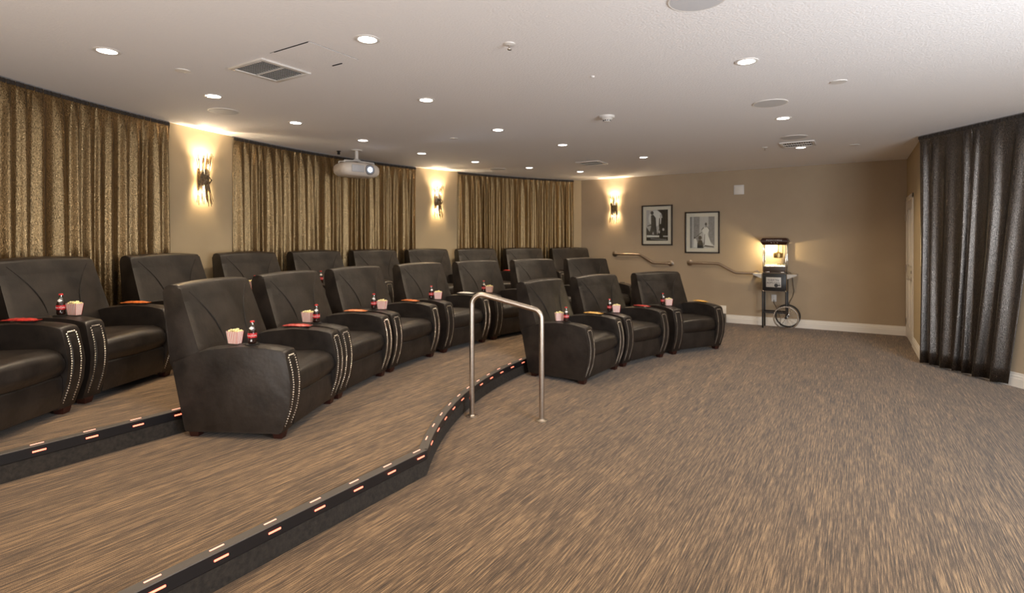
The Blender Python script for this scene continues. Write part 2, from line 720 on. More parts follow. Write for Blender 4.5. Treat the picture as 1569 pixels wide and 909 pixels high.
def path_at(e, sval):
    acc = 0
    for a, c in zip(e, e[1:]):
        a, c = Vector(a), Vector(c)
        L_ = (c-a).length
        if acc+L_ >= sval:
            t = (c-a)/L_
            return a+t*(sval-acc), t
        acc += L_
    a, c = Vector(e[-2]), Vector(e[-1])
    return c, (c-a).normalized()


def nosing(e, z, start, count, label, skip=()):
    root = empty('step_nosing', (e[0][0], e[0][1]+4, 0))
    root.location = (0, 0, 0)
    tag(root, label, 'step nosing', 'lit nosings along the carpeted steps')
    P2 = [Vector(p) for p in e]
    r_top, r_face = [], []
    for i, p in enumerate(P2):
        t = (P2[min(i+1, len(P2)-1)]-P2[max(i-1, 0)]).normalized()
        n = Vector((t.y, -t.x))        # outwards, to the lower floor
        q = lambda d, h: (p.x+n.x*d, p.y+n.y*d, z+h)
        r_top.append([q(-0.052, -0.002), q(0.004, -0.002), q(0.008, 0.002), q(0.006, 0.005), q(-0.050, 0.0045), q(-0.053, 0.001)])
        r_face.append([q(-0.002, -0.057), q(0.004, -0.058), q(0.0065, -0.054), q(0.0065, 0.001), q(-0.002, 0.001)])
    b = MB()
    b.rings(r_top)
    b.build('tread_strip', M['vinyl'], root, angle=30)
    b = MB()
    b.rings(r_face)
    b.build('face_strip', M['vinyl_dark'], root, angle=30)
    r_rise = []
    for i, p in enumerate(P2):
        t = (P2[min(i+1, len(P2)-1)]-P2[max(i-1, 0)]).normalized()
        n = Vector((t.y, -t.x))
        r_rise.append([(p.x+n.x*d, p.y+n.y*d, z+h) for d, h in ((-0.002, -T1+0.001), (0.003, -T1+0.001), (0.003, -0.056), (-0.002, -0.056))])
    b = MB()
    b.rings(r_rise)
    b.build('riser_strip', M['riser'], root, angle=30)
    led_t = led_f = None
    for k in range(count):
        p, t = path_at(e, start+0.25*k)
        ang = math.atan2(t.y, t.x)
        n = Vector((t.y, -t.x))
        for kind in ('top', 'face'):
            if kind == 'top':
                if led_t is None:
                    led_t = MB().box(-0.031, 0.031, -0.0038, 0.0038, 0, 0.003, bev=0.001).build('led_lens', M['led_top'], root)
                    o = led_t
                else:
                    o = led_t.copy()
                    COL.objects.link(o)
                o.location = (p.x-n.x*0.028, p.y-n.y*0.028, z+0.0045)
            else:
                if led_f is None:
                    led_f = MB().box(-0.031, 0.031, -0.002, 0.002, -0.0042, 0.0042, bev=0.001).build('led_lens', M['led'], root)
                    o = led_f
                else:
                    o = led_f.copy()
                    COL.objects.link(o)
                o.location = (p.x+n.x*0.0075, p.y+n.y*0.0075, z-0.026)
            o.rotation_euler = (0, 0, ang)
    return root


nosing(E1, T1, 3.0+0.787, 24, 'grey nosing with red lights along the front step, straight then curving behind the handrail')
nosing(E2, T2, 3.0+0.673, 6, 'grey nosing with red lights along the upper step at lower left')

# ------------------------------------------------------------------ curtains
def curtain(name, label, origin_fn, s0, s1, z0, z1, panels, seed, pitch=0.125, amp=0.085, taper=None, fabric='velvet', group='floor length velvet curtains'):
    root = empty(name, origin_fn((s0+s1)/2, 0, z0))
    tag(root, label, 'curtain', group)
    inv = Matrix.Translation(-root.location)
    rnd = random.Random(seed)
    bounds = [s0+(s1-s0)*q for q in panels]
    for a, c in zip(bounds, bounds[1:]):
        folds = []
        s = a
        while s < c:
            w = pitch*rnd.uniform(0.65, 1.5)
            folds.append((s, w, rnd.uniform(0.6, 1.1), rnd.uniform(-0.35, 0.35), rnd.uniform(1.1, 3.0)))
            s += w
        sc = (c-a)/(s-a)
        cols = []
        for fs, w, am, lean, sharp in folds:
            for k in range(12):
                u = k/12
                cols.append((a+(fs-a+u*w)*sc, u, am, lean*w, sharp))
        cols.append((c, 0.0, folds[-1][2], 0, 1))
        zs = [0, .06, .14, .24, .36, .48, .6, .7, .78, .85, .90, .935, .955, .972, .985, 1.0]
        b = MB()
        rings = []
        for zi in zs:
            row = []
            z = z0+(z1-z0)*zi
            top = max(0.0, (zi-0.90)/0.10)
            low = 1-zi
            for i, (ss, u, am, lean, sharp) in enumerate(cols):
                f = 0.5-0.5*math.cos(2*PI*u)
                f = f**sharp
                fine = 0.5-0.5*math.cos(2*PI*(ss/0.038)+2.0*math.sin(ss*23))
                d = amp*(am*(0.55+0.45*low)*f*(1-top*0.9)) + 0.014*fine*top + 0.008*math.sin(ss*6+zi*3)*low
                if zi > 0.98:
                    d = 0.012+0.002*fine
                sx = ss+lean*math.sin(zi*PI)*0.6*math.sin(PI*u)
                if taper:
                    sx = taper(sx, zi, a, c)
                row.append(inv @ origin_fn(sx, d, z))
            rings.append(row)
        b.rings(rings, closed=False, caps=False)
        o = b.build('drape_panel', M[fabric], root, angle=180)
        md = o.modifiers.new('thickness', 'SOLIDIFY')
        md.thickness = 0.004
    # gathered header tape and ceiling track
    b = MB()
    n = int((s1-s0)/0.012)
    rings = []
    for i in range(n+1):
        s = s0+(s1-s0)*i/n
        d = 0.016+0.004*math.sin(s*165)+0.002*math.sin(s*77)
        sx = s
        rings.append([inv @ origin_fn(sx, d+x, z1+h) for x, h in ((0, -0.034), (0.004, -0.034), (0.006, -0.018), (0.004, 0.0), (0, 0.0))])
    b.rings(rings)
    b.build('header_tape', M['header'], root, angle=60)
    b = MB()
    n = max(2, int((s1-s0)/0.2))
    b.rings([[inv @ origin_fn(s0+(s1-s0)*i/n, x, z) for x, z in ((-0.012, H-0.012), (0.012, H-0.012), (0.012, H), (-0.012, H))] for i in range(n+1)])
    b.build('curtain_track', M['greyplastic'], root)
    return root


def arc_fn(R):
    def f(deg, d, z):
        return pol(R-d, deg, z)
    return f


def arc_curtain(label, a0, a1, seed, panels):
    R = 8.305
    k = math.radians(1)*R
    f = arc_fn(R)
    return curtain('velvet_curtain', label, lambda s, d, z: f(-s/k, d, z) if False else f(s/k, d, z), a0*k, a1*k, T2+0.01, H-0.012, panels, seed)


arc_curtain('brown gold crushed velvet curtain at far left, nearest to the camera', 196.45, 216.5, 3, [0, 0.33, 0.68, 1])
arc_curtain('brown gold crushed velvet curtain behind the projector', 168.3, 190.6, 5, [0, 0.18, 0.6, 1])
arc_curtain('brown gold crushed velvet curtain beside the corner of the room', 143.8, 162.1, 9, [0, 0.5, 1])


def diag_fn(s, d, z):
    p = DW0+DD*s
    n = Vector((DD.y, -DD.x))
    q = p+n*(0.035+d)
    return Vector((q.x, q.y, z))


def diag_taper(sx, zi, a, c):
    k = 1-zi
    return sx*(1-0.24*k**1.3)+0.03*k


curtain('velvet_curtain', 'dark grey looking crushed velvet curtain hanging on the right wall', diag_fn, 0.0, 1.36, 0.02, H-0.012, [0, 0.5, 1], 13,
        pitch=0.22, amp=0.085, taper=diag_taper, fabric='velvet_dim')

# ------------------------------------------------------------------ recliners
def interp(tbl, z):
    if z <= tbl[0][0]:
        return tbl[0][1]
    for (a, x0), (c, x1) in zip(tbl, tbl[1:]):
        if z <= c:
            return x0+(x1-x0)*(z-a)/(c-a)
    return tbl[-1][1]


ARM_FRONT = [(0.055, -0.075), (0.10, -0.055), (0.18, -0.025), (0.28, -0.006), (0.36, -0.002), (0.44, -0.010), (0.52, -0.030), (0.575, -0.05)]
HW = 0.4425      # half width
AI = 0.297       # inner face of an arm
FX = 0.42        # front plane relative to the chair's origin


def shift(p):
    return (p[0]+FX, p[1], p[2])


def make_chair():
    root = empty('recliner')

    def fin(b, name, mat, parent=root, angle=50):
        for v in b.bm.verts:
            v.co.x += FX
        o = b.build(name, mat, parent, angle=angle)
        KIDS.setdefault(parent, []).append(o)
        return o
    # arms
    arm_out = round_poly([(-0.735, 0.042, 0.01), (-0.072, 0.042, 0.012), (-0.012, 0.22, 0.3), (0.0, 0.36, 0.35), (-0.046, 0.582, 0.035),
                          (-0.17, 0.602, 0.3), (-0.36, 0.612, 0.5), (-0.60, 0.585, 0.4), (-0.83, 0.500, 0.03), (-0.785, 0.30, 0.4)], 6)
    for sgn in (-1, 1):
        b = MB()
        y0, y1 = (AI, HW) if sgn > 0 else (-HW, -AI)
        ys = [y0, y0+0.04, (y0+y1)/2, y1-0.04, y1]

        def warp(x, y, z, yc=(y0+y1)/2, hw=(HW-AI)/2):
            k = 1-((y-yc)/hw)**2
            if z > 0.5:
                z += 0.010*k*min(1, (z-0.5)/0.08)
            # soft outward swell of the side
            side = math.sin(PI*min(1, max(0, (z-0.05)/0.55)))*0.006
            y += math.copysign(side, y) if abs(y) > abs(yc) else 0
            return x, y, z
        b.prism(arm_out, ys, bev=0.022, seg=4, warp=warp)
        arm = fin(b, 'armrest', M['leather'])
        # front facing between the nail columns
        b = MB()
        yc = (y0+y1)/2
        rings = []
        for i in range(25):
            z = 0.085+(0.535-0.085)*i/24
            x = interp(ARM_FRONT, z)
            rings.append([(x-0.004, yc-0.032, z), (x-0.004, yc+0.032, z), (x+0.0035, yc+0.028, z), (x+0.005, yc, z), (x+0.0035, yc-0.028, z)])
        b.rings(rings)
        fin(b, 'front_facing', M['leather'], arm)
        # nail heads
        b = MB()

        def nail(x, y, z):
            n = 6
            v = [b.bm.verts.new((x, y+0.0062*math.cos(2*PI*k/n), z+0.0062*math.sin(2*PI*k/n))) for k in range(n)]
            v2 = [b.bm.verts.new((x+0.005, y+0.0036*math.cos(2*PI*k/n), z+0.0036*math.sin(2*PI*k/n))) for k in range(n)]
            for k in range(n):
                j = (k+1) % n
                b.bm.faces.new((v[k], v[j], v2[j], v2[k]))
            b.bm.faces.new(v2)
        z = 0.085
        while z < 0.548:
            for dy in (-0.041, 0.041):
                nail(interp(ARM_FRONT, z)+0.001, yc+dy, z)
            z += 0.0162
        for k in range(5):
            nail(interp(ARM_FRONT, 0.548)+0.002, yc-0.028+0.014*k, 0.551)
        fin(b, 'nailhead_trim', M['nail'], arm)
        b = MB()
        b.lathe([(0.040, 0.0), (0.046, 0.0), (0.047, 0.004), (0.043, 0.006), (0.040, 0.004), (0.038, 0.0015), (0.0, 0.0015)], (-0.31, yc, 0.617), 24)
        fin(b, 'cup_holder', M['black'], arm)
    # seat cushion
    so = round_poly([(-0.68, 0.285, 0.02), (-0.05, 0.268, 0.05), (-0.012, 0.33, 0.07), (-0.030, 0.425, 0.06), (-0.12, 0.447, 0.12), (-0.40, 0.445, 0.2), (-0.68, 0.42, 0.02)], 6)
    b = MB()

    def wseat(x, y, z):
        k = 1-(y/0.295)**2
        if z > 0.38:
            z += 0.014*k-0.004*math.sin(x*19+y*7)
        if x > -0.15:
            x += 0.012*k
            z -= 0.006*k
        return x, y, z
    b.prism(so, [-0.293+0.586*i/10 for i in range(11)], bev=0.03, seg=4, warp=wseat)
    fin(b, 'seat_cushion', M['leather'])
    # foot panel
    fo = round_poly([(-0.14, 0.055, 0.005), (-0.060, 0.055, 0.012), (-0.038, 0.16, 0.2), (-0.038, 0.275, 0.02), (-0.14, 0.275, 0.005)], 4)
    b = MB().prism(fo, [-0.294, -0.15, 0, 0.15, 0.294], bev=0.008, seg=2)
    fin(b, 'foot_panel', M['leather'])
    b = MB()
    b.prism(round_poly([(-0.74, 0.06, 0.005), (-0.13, 0.06, 0.005), (-0.13, 0.30, 0.005), (-0.60, 0.30, 0.01), (-0.63, 0.55, 0.02), (-0.835, 0.55, 0.02), (-0.79, 0.3, 0.1)], 3), [-0.296, 0.296], bev=0.004, seg=1)
    fin(b, 'base_frame', M['leather'])
    # backrest
    front_pts = [(0.43, -0.60), (0.60, -0.660), (0.75, -0.712), (0.90, -0.766), (0.97, -0.790), (1.0, -0.807)]
    bo = round_poly([(-0.60, 0.43, 0.02), (-0.660, 0.60, 0.3), (-0.766, 0.90, 0.3), (-0.800, 1.005, 0.04), (-0.87, 1.020, 0.10), (-0.925, 0.990, 0.03),
                     (-0.895, 0.80, 0.3), (-0.850, 0.45, 0.05), (-0.70, 0.43, 0.02)], 6)

    def wback(x, y, z):
        k = 1-(y/0.435)**2
        s = (z-0.43)/0.6
        front = 1 if x > interp([(0.43, -0.72), (1.02, -0.872)], z) else 0
        if front:
            x += 0.022*k*math.sin(PI*min(1, max(0, s*0.85+0.12)))
        if z > 0.9:
            z += 0.014*k*(z-0.9)/0.1
        wsc = 1.0-0.055*max(0, s)**1.5
        return x, y*wsc, z
    b = MB().prism(bo, [-0.428+0.856*i/14 for i in range(15)], bev=0.032, seg=5, warp=wback)
    back = fin(b, 'backrest', M['leather'])
    for sgn in (-1, 1):
        b = MB()
        pts = []
        for i in range(29):
            s = i/28
            z = 0.60+0.40*s
            yy = sgn*(0.15+0.25*s**2.0)
            x, y, z2 = wback(interp(front_pts, z)+0.0, yy, z)
            x += -0.001 if s < 0.9 else -0.001-0.012*(s-0.9)*10
            pts.append((x, y, z2))
        b.tube(pts, 0.0038, 6)
        fin(b, 'curved_seam', M['thread'], back)
    # legs
    for sx in (-0.108, -0.69):
        for sy in (-1, 1):
            b = MB()
            cx, cy = sx, sy*0.385
            b.rings([[(cx-r, cy-r, z), (cx+r, cy-r, z), (cx+r, cy+r, z), (cx-r, cy+r, z)] for r, z in ((0.027, 0.0), (0.034, 0.03), (0.036, 0.055))])
            fin(b, 'leg', M['legwood'])
    return root


proto = make_chair()

# ---- snack prototypes
def lathe_bottle():
    root = empty('cola_bottle')
    b = MB()
    b.lathe([(0.024, 0), (0.0285, 0.004), (0.029, 0.02), (0.0275, 0.04), (0.029, 0.055), (0.0300, 0.078), (0.0285, 0.098), (0.024, 0.116)], n=20)
    KIDS.setdefault(root, []).append(b.build('cola_filled_body', M['cola'], root, angle=60))
    b = MB()
    b.lathe([(0.024, 0.1155), (0.0185, 0.135), (0.0145, 0.155), (0.0125, 0.172), (0.0128, 0.184)], n=20)
    KIDS[root].append(b.build('glass_neck', M['bottleglass'], root, angle=60))
    b = MB()
    b.lathe([(0.0145, 0.181), (0.0155, 0.183), (0.0145, 0.192), (0.0125, 0.194)], n=20)
    KIDS[root].append(b.build('bottle_cap', M['redp'], root))
    b = MB()
    b.lathe([(0.0303, 0.050), (0.0306, 0.060), (0.0309, 0.078), (0.0300, 0.090)], n=24)
    lab = b.build('red_label', M['redlabel'], root, angle=60)
    KIDS[root].append(lab)
    me = text_mesh('Coca-Cola', 0.019, 0.0004)
    for v in me.vertices:
        x, y = v.co.x, v.co.y
        a = x/0.031
        r = 0.0315+v.co.z
        v.co = (r*math.cos(a), r*math.sin(a), 0.070+y)
    me.materials.append(M['whitep'])
    t = link('lettering', me, lab)
    KIDS.setdefault(lab, []).append(t)
    # paper neck tag in a white diamond
    b = MB()
    rings = []
    for i in range(7):
        u = -1+2*i/6
        a = u*0.9
        hgt = 0.014*(1-abs(u))+0.0006
        rings.append([(r_*math.cos(a), r_*math.sin(a), 0.133+hh) for r_, hh in ((0.0215, -hgt), (0.0228, -hgt), (0.0205, hgt), (0.0192, hgt))])
    b.rings(rings)
    KIDS[root].append(b.build('neck_label', M['whitep'], root, angle=60))
    for o in KIDS[root]+KIDS[lab]:
        for v in o.data.vertices:
            v.co = (v.co.x*0.95, v.co.y*0.95, v.co.z*0.78)
    return root


def make_box():
    root = empty('popcorn_box')
    b = MB()
    hb, ht, db, dt, hh = 0.038, 0.048, 0.020, 0.028, 0.080
    n = 17
    for side in range(4):
        for k in range(n):
            u0, u1 = -1+2*k/n, -1+2*(k+1)/n

            def pt(u, z, o=0):
                t = z/hh
                w, d = hb+(ht-hb)*t, db+(dt-db)*t
                if side == 0:
                    return (-d, u*w, z)
                if side == 1:
                    return (d, -u*w, z)
                if side == 2:
                    return (u*d, w, z)
                return (-u*d, -w, z)
            um = (u0+u1)/2
            v = [pt(u0, 0), pt(u1, 0), pt(u1, hh), pt(um, hh+0.006), pt(u0, hh)]
            b.quad(v, 1 if k % 3 == 0 else 0)
    b.quad([(-db, -hb, 0), (db, -hb, 0), (db, hb, 0), (-db, hb, 0)])
    bmesh.ops.remove_doubles(b.bm, verts=b.bm.verts, dist=1e-5)
    bx = b.build('striped_carton', [M['card'], M['redp']], root, smooth=False)
    KIDS.setdefault(root, []).append(bx)
    rnd = random.Random(4)
    b = MB()
    for i in range(60):
        x, y = rnd.uniform(-0.024, 0.024), rnd.uniform(-0.040, 0.040)
        z = 0.077+rnd.uniform(0, 0.018)*(1-(y/0.045)**2)
        b.ball((x, y, z), rnd.uniform(0.006, 0.0095), sub=1, sc=(1, rnd.uniform(.7, 1.2), rnd.uniform(.7, 1.1)))
    o = b.build('popped_corn', M['popcorn'], root)
    o['kind'] = 'stuff'
    KIDS[root].append(o)
    return root


def make_packet(col):
    root = empty('candy_packet')
    b = MB()
    nx, ny = 14, 8
    L_, W_ = 0.100, 0.036
    top, bot = [], []
    for i in range(nx+1):
        u = -1+2*i/nx
        rt, rb = [], []
        for j in range(ny+1):
            v = -1+2*j/ny
            h = 0.013*(1-u**4)*(1-v**4)+0.0012+0.0018*math.sin(i*2.1+j)*(1-u*u)*(1-v*v)
            w = W_*(1-0.10*(1-u*u)*0.5)
            rt.append((u*L_, v*w, 0.0035+h))
            rb.append((u*L_, v*w, max(0.0, 0.0035-h*0.35)))
        top.append(rt)
        bot.append(rb)
    loops = [list(r)+list(reversed(s_)) for r, s_ in zip(top, bot)]
    b.rings(loops)
    o = b.build('foil_pouch', M['candy_'+col], root, angle=60)
    KIDS.setdefault(root, []).append(o)
    for sx in (-1, 1):
        b = MB()
        rings = []
        for j in range(13):
            v = -1+2*j/12
            zz = 0.004+0.0012*(-1)**j
            rings.append([(sx*L_, v*W_, zz-0.001), (sx*(L_+0.012), v*W_, zz-0.001), (sx*(L_+0.012), v*W_, zz+0.001), (sx*L_, v*W_, zz+0.001)])
        b.rings(rings)
        KIDS[root].append(b.build('crimped_end', M['candy_'+col], root, smooth=False))
    return root


PK = {}
bottle0, box0 = lathe_bottle(), make_box()
used = set()


def inst(p, loc, rz):
    if p not in used:
        used.add(p)
        o = p
    else:
        o = copy_tree(p)
    o.location = loc
    o.rotation_euler = (0, 0, rz)
    return o


# name, rear-to-front radius of the front plane, angle, tier height, label, bottle?, box offset, candy
chairs = [
    ('F1', 4.03, 177.2, 0.0, 'black leather recliner at the near end of the front row, behind the steel handrail', 1, (-0.06, 0.03), 'yellow'),
    ('F2', 4.03, 163.9, 0.0, 'black leather recliner in the middle of the three front row seats', 1, (-0.01, 0.07), 'red'),
    ('F3', 4.05, 149.4, 0.0, 'black leather recliner at the far end of the front row', 1, (0.0, 0.075), 'yellow'),
    ('M1', 5.77, 207.5, T1, 'large black leather recliner at the near end of the middle row, by the step end', 1, (-0.075, -0.01), 'red'),
    ('M2', 5.77, 198.6, T1, 'middle row leather recliner, second from the near end', 1, (-0.05, 0.02), 'orange'),
    ('M3', 5.77, 189.4, T1, 'middle row leather recliner, third from the near end', 1, (-0.01, 0.07), 'orange'),
    ('M4', 5.77, 179.3, T1, 'fourth leather recliner from the near end of the middle row', 1, (0.0, 0.07), 'white'),
    ('M5', 5.77, 169.5, T1, 'fifth leather recliner from the near end of the middle row, behind the handrail top', 1, (0.0, 0.07), None),
    ('M6', 5.77, 159.4, T1, 'middle row leather recliner, second from its far end', 0, None, None),
    ('M7', 5.77, 149.7, T1, 'middle row leather recliner at its far end, nearest the picture wall', 0, None, None),
    ('A', 7.24, 214.3, T2, 'leather recliner cut by the left picture edge, only seat and one arm showing', 0, None, 'red'),
    ('B', 7.28, 206.5, T2, 'back row leather recliner in front of the leftmost curtain with a bottle on its arm', 1, (0.03, 0.07), 'orange'),
    ('C', 7.27, 198.1, T2, 'back row leather recliner seen between the leftmost curtain and the first wall sconce', 0, None, None),
    ('D', 7.27, 190.4, T2, 'back row leather recliner, third fully seen backrest from the left', 1, (0.0, 0.06), None),
    ('E', 7.27, 182.7, T2, 'back row leather recliner, fourth fully seen backrest from the left', 1, (0.0, 0.06), None),
    ('F', 7.27, 175.2, T2, 'back row leather recliner, fifth fully seen backrest from the left, below the projector', 1, (0.0, 0.06), None),
    ('G', 7.27, 167.6, T2, 'back row leather recliner, sixth fully seen backrest from the left, below the second sconce', 1, (0.0, 0.06), None),
    ('H', 7.27, 160.2, T2, 'back row leather recliner, third from the far end', 0, None, 'red'),
    ('I', 7.27, 152.7, T2, 'back row leather recliner, second from the far end', 0, None, None),
    ('J', 7.27, 145.2, T2, 'back row leather recliner at the far end near the room corner', 0, None, None),
]
WHERE = {'F1': 'the near front row recliner', 'F2': 'the middle front row recliner', 'F3': 'the far front row recliner',
         'M1': 'the nearest middle row recliner', 'M2': 'the second middle row recliner', 'M3': 'the third middle row recliner',
         'M4': 'the fourth middle row recliner', 'M5': 'the fifth middle row recliner', 'A': 'the recliner cut by the left edge',
         'B': 'the back row recliner in front of the leftmost curtain', 'D': 'the third whole back row recliner', 'E': 'the fourth whole back row recliner',
         'F': 'the back row recliner below the projector', 'G': 'the back row recliner below the second sconce', 'H': 'the third back row recliner from the far end'}
rnd = random.Random(21)
ROWN = {'F': 'front row recliners', 'M': 'middle row recliners'}
for nm, R, deg, z, label, has_bottle, boxoff, candy in chairs:
    rad = math.radians(deg)
    c = pol(R+FX, deg, z)
    rz = rad+PI
    ch = inst(proto, c, rz)
    tag(ch, label, 'recliner', ROWN.get(nm[0] if len(nm) == 2 else '', 'back row recliners'))
    mt = Matrix.Translation(c) @ Matrix.Rotation(rz, 4, 'Z')
    yc = (AI+HW)/2
    topz = 0.6235
    if has_bottle:
        p = mt @ Vector((FX-0.31, -yc, topz))
        o = inst(bottle0, p, -0.75+rnd.uniform(-.3, .3))
        tag(o, 'cola bottle on the arm of '+WHERE[nm], 'bottle', 'cola bottles on the armrests')
        dx, dy = boxoff
        p = mt @ Vector((FX-0.31+dx-0.045, -yc+dy*0.35, 0.6215))
        if abs(dx) < 0.07:
            p = mt @ Vector((FX-0.398, -yc+0.012, 0.6230))
            if dy > 0.06:
                p = mt @ Vector((FX-0.222, -yc+0.02, 0.6215))
        o = inst(box0, p, -1.0+rnd.uniform(-.35, .35))
        tag(o, 'striped popcorn box on '+WHERE[nm], 'popcorn box', 'popcorn boxes on the armrests')
    if candy:
        if candy not in PK:
            PK[candy] = make_packet(candy)
        p = mt @ Vector((FX-0.36, yc, 0.6235))
        o = inst(PK[candy], p, rz+rnd.uniform(-.15, .15))
        adj = {'red': 'red', 'orange': 'orange', 'yellow': 'yellow and orange', 'white': 'white'}[candy]
        tag(o, adj+' candy packet on '+WHERE[nm], 'candy packet', 'candy packets on the armrests')

# ------------------------------------------------------------------ handrail on the floor
r0, r1 = Vector((-2.700, 3.672, 0)), Vector((-2.149, 3.882, 0))
root = empty('handrail', (r0+r1)/2)
tag(root, 'brushed steel floor handrail with a sloping top beside the lit step', 'handrail')
off = -root.location


def bend(a, b_, c, r, n=8):
    a, b_, c = Vector(a), Vector(b_), Vector(c)
    u, v = (a-b_).normalized(), (c-b_).normalized()
    ang = u.angle(v)
    t = r/math.tan(ang/2)
    p0, p1 = b_+u*t, b_+v*t
    bis = (u+v).normalized()
    cen = b_+bis*(r/math.sin(ang/2))
    out = []
    va, vb = p0-cen, p1-cen
    tot = va.angle(vb)
    for i in range(n+1):
        s = i/n
        out.append(cen+(va*math.sin((1-s)*tot)+vb*math.sin(s*tot))/math.sin(tot))
    return out


p0, p3 = r0+off, r1+off
p1, p2 = p0+Vector((0, 0, 1.045)), p3+Vector((0, 0, 0.895))
pts = [p0]+bend(p0, p1, p2, 0.085)+bend(p1, p2, p3, 0.085)+[p3]
MB().tube(pts, 0.021, 16).build('bent_rail', M['steel'], root, angle=60)
for p in (p0, p3):
    MB().lathe([(0.052, 0.0), (0.052, 0.006), (0.030, 0.009), (0.024, 0.016)], p, 24).build('floor_flange', M['steel'], root)

# ------------------------------------------------------------------ wall rails
def wall_rail(x0, z0, xa, xb, z1, x1, label):
    root = empty('wall_handrail', ((x0+x1)/2, YF, (z0+z1)/2))
    tag(root, label, 'handrail', 'handrails on the picture wall')
    o = -root.location
    y = YF-0.075
    q = [Vector((x0, YF-0.002, z0)), Vector((x0, y, z0)), Vector((xa, y, z0)), Vector((xb, y, z1)), Vector((x1, y, z1)), Vector((x1, YF-0.002, z1))]
    pts = [q[0]]
    for i in range(1, 5):
        pts += bend(q[i-1], q[i], q[i+1], 0.03 if i in (1, 4) else 0.12, 6)
    pts.append(q[5])
    MB().tube([p+o for p in pts], 0.022, 12).build('bent_rail', M['bronze'], root, angle=60)
    for x, z in ((x0, z0), (x1, z1)):
        MB().lathe([(0.055, 0), (0.055, -0.008), (0.026, -0.018)], Vector((x, YF, z))+o, 20, axis='Y').build('wall_flange', M['bronze'], root)


wall_rail(-4.05, 1.212, -3.52, -3.24, 1.046, -2.93, 'bronze wall handrail stepping down below the left picture')
wall_rail(-2.57, 1.063, -2.05, -1.76, 0.905, -1.42, 'bronze wall handrail stepping down to the popcorn cart')

# ------------------------------------------------------------------ sconces
def make_sconce():
    """local frame: wall plane x=0, +x into the room, z=0 the middle"""
    root = empty('wall_sconce')
    rnd = random.Random(11)
    K = KIDS.setdefault(root, [])
    b = MB()
    b.box(0.0, 0.02, -0.045, 0.045, -0.13, 0.13, bev=0.004)
    K.append(b.build('back_plate', M['twig'], root))
    b = MB()
    for i in range(14):
        a0, a1 = rnd.uniform(-1.1, 1.1), rnd.uniform(-1.1, 1.1)
        b.tube([(0.02+0.055*math.cos(a0), 0.06*math.sin(a0), -0.055), (0.085+rnd.uniform(0, .01), 0.06*math.sin((a0+a1)/2), 0), (0.02+0.055*math.cos(a1), 0.06*math.sin(a1), 0.055)], 0.007, 6)
    K.append(b.build('woven_band', M['twig'], root))
    for sgn in (1, -1):
        b = MB()
        for i in range(26):
            a = -1.35+2.7*(i+rnd.uniform(-.3, .3))/25
            L_ = rnd.uniform(0.20, 0.275)
            x0, y0 = 0.02+0.055*math.cos(a), 0.060*math.sin(a)
            sp = rnd.uniform(0.02, 0.05)
            x1, y1 = x0+sp*math.cos(a), 0.062*math.sin(a)*1.5+rnd.uniform(-.02, .02)
            z0 = rnd.uniform(-0.03, 0.02)
            b.tube([(x0, y0, sgn*z0), ((x0+x1)/2+rnd.uniform(-.003, .003), (y0+y1)/2+rnd.uniform(-.004, .004), sgn*(0.03+L_*0.5)), (x1, y1, sgn*(0.03+L_))], 0.0056, 5, r1=0.0032)
        K.append(b.build('twig_spray', M['twig'], root))
        b = MB()
        b.lathe([(0.010, 0.06*sgn), (0.024, 0.075*sgn), (0.027, 0.095*sgn), (0.018, 0.118*sgn), (0.004, 0.125*sgn)], (0.045, 0, 0), 16)
        K.append(b.build('bulb', M['bulb'], root))
    return root


sc0 = make_sconce()
for i, (p, rz, lab) in enumerate((
        (pol(RW, 193.5, 2.165), math.radians(13.5), 'twig wall sconce between the first and second curtains, nearest and largest'),
        (pol(RW, 165.1, 2.165), math.radians(-14.9), 'twig wall sconce between the second and third curtains'),
        (Vector((-4.06, YF, 2.125)), -PI/2, 'twig wall sconce left of the two framed pictures'))):
    o = inst(sc0, p, rz)
    tag(o, lab, 'wall sconce', 'twig sconces on the walls')
    mt = Matrix.Translation(p) @ Matrix.Rotation(rz, 4, 'Z')
    for s in (1, -1):
        point(mt @ Vector((0.062, 0, s*0.150)), SCONCE_W, (1.0, 0.76, 0.44), 0.02)
    up = spot(mt @ Vector((0.062, 0, 0.16)), SCONCE_W*5.0, 158, 0.6)
    up.data.color = (1.0, 0.80, 0.55)
    up.data.shadow_soft_size = 0.015
    nrm = mt.to_3x3() @ Vector((0.62, 0, 1.0))
    up.rotation_euler = nrm.to_track_quat('-Z', 'Y').to_euler()

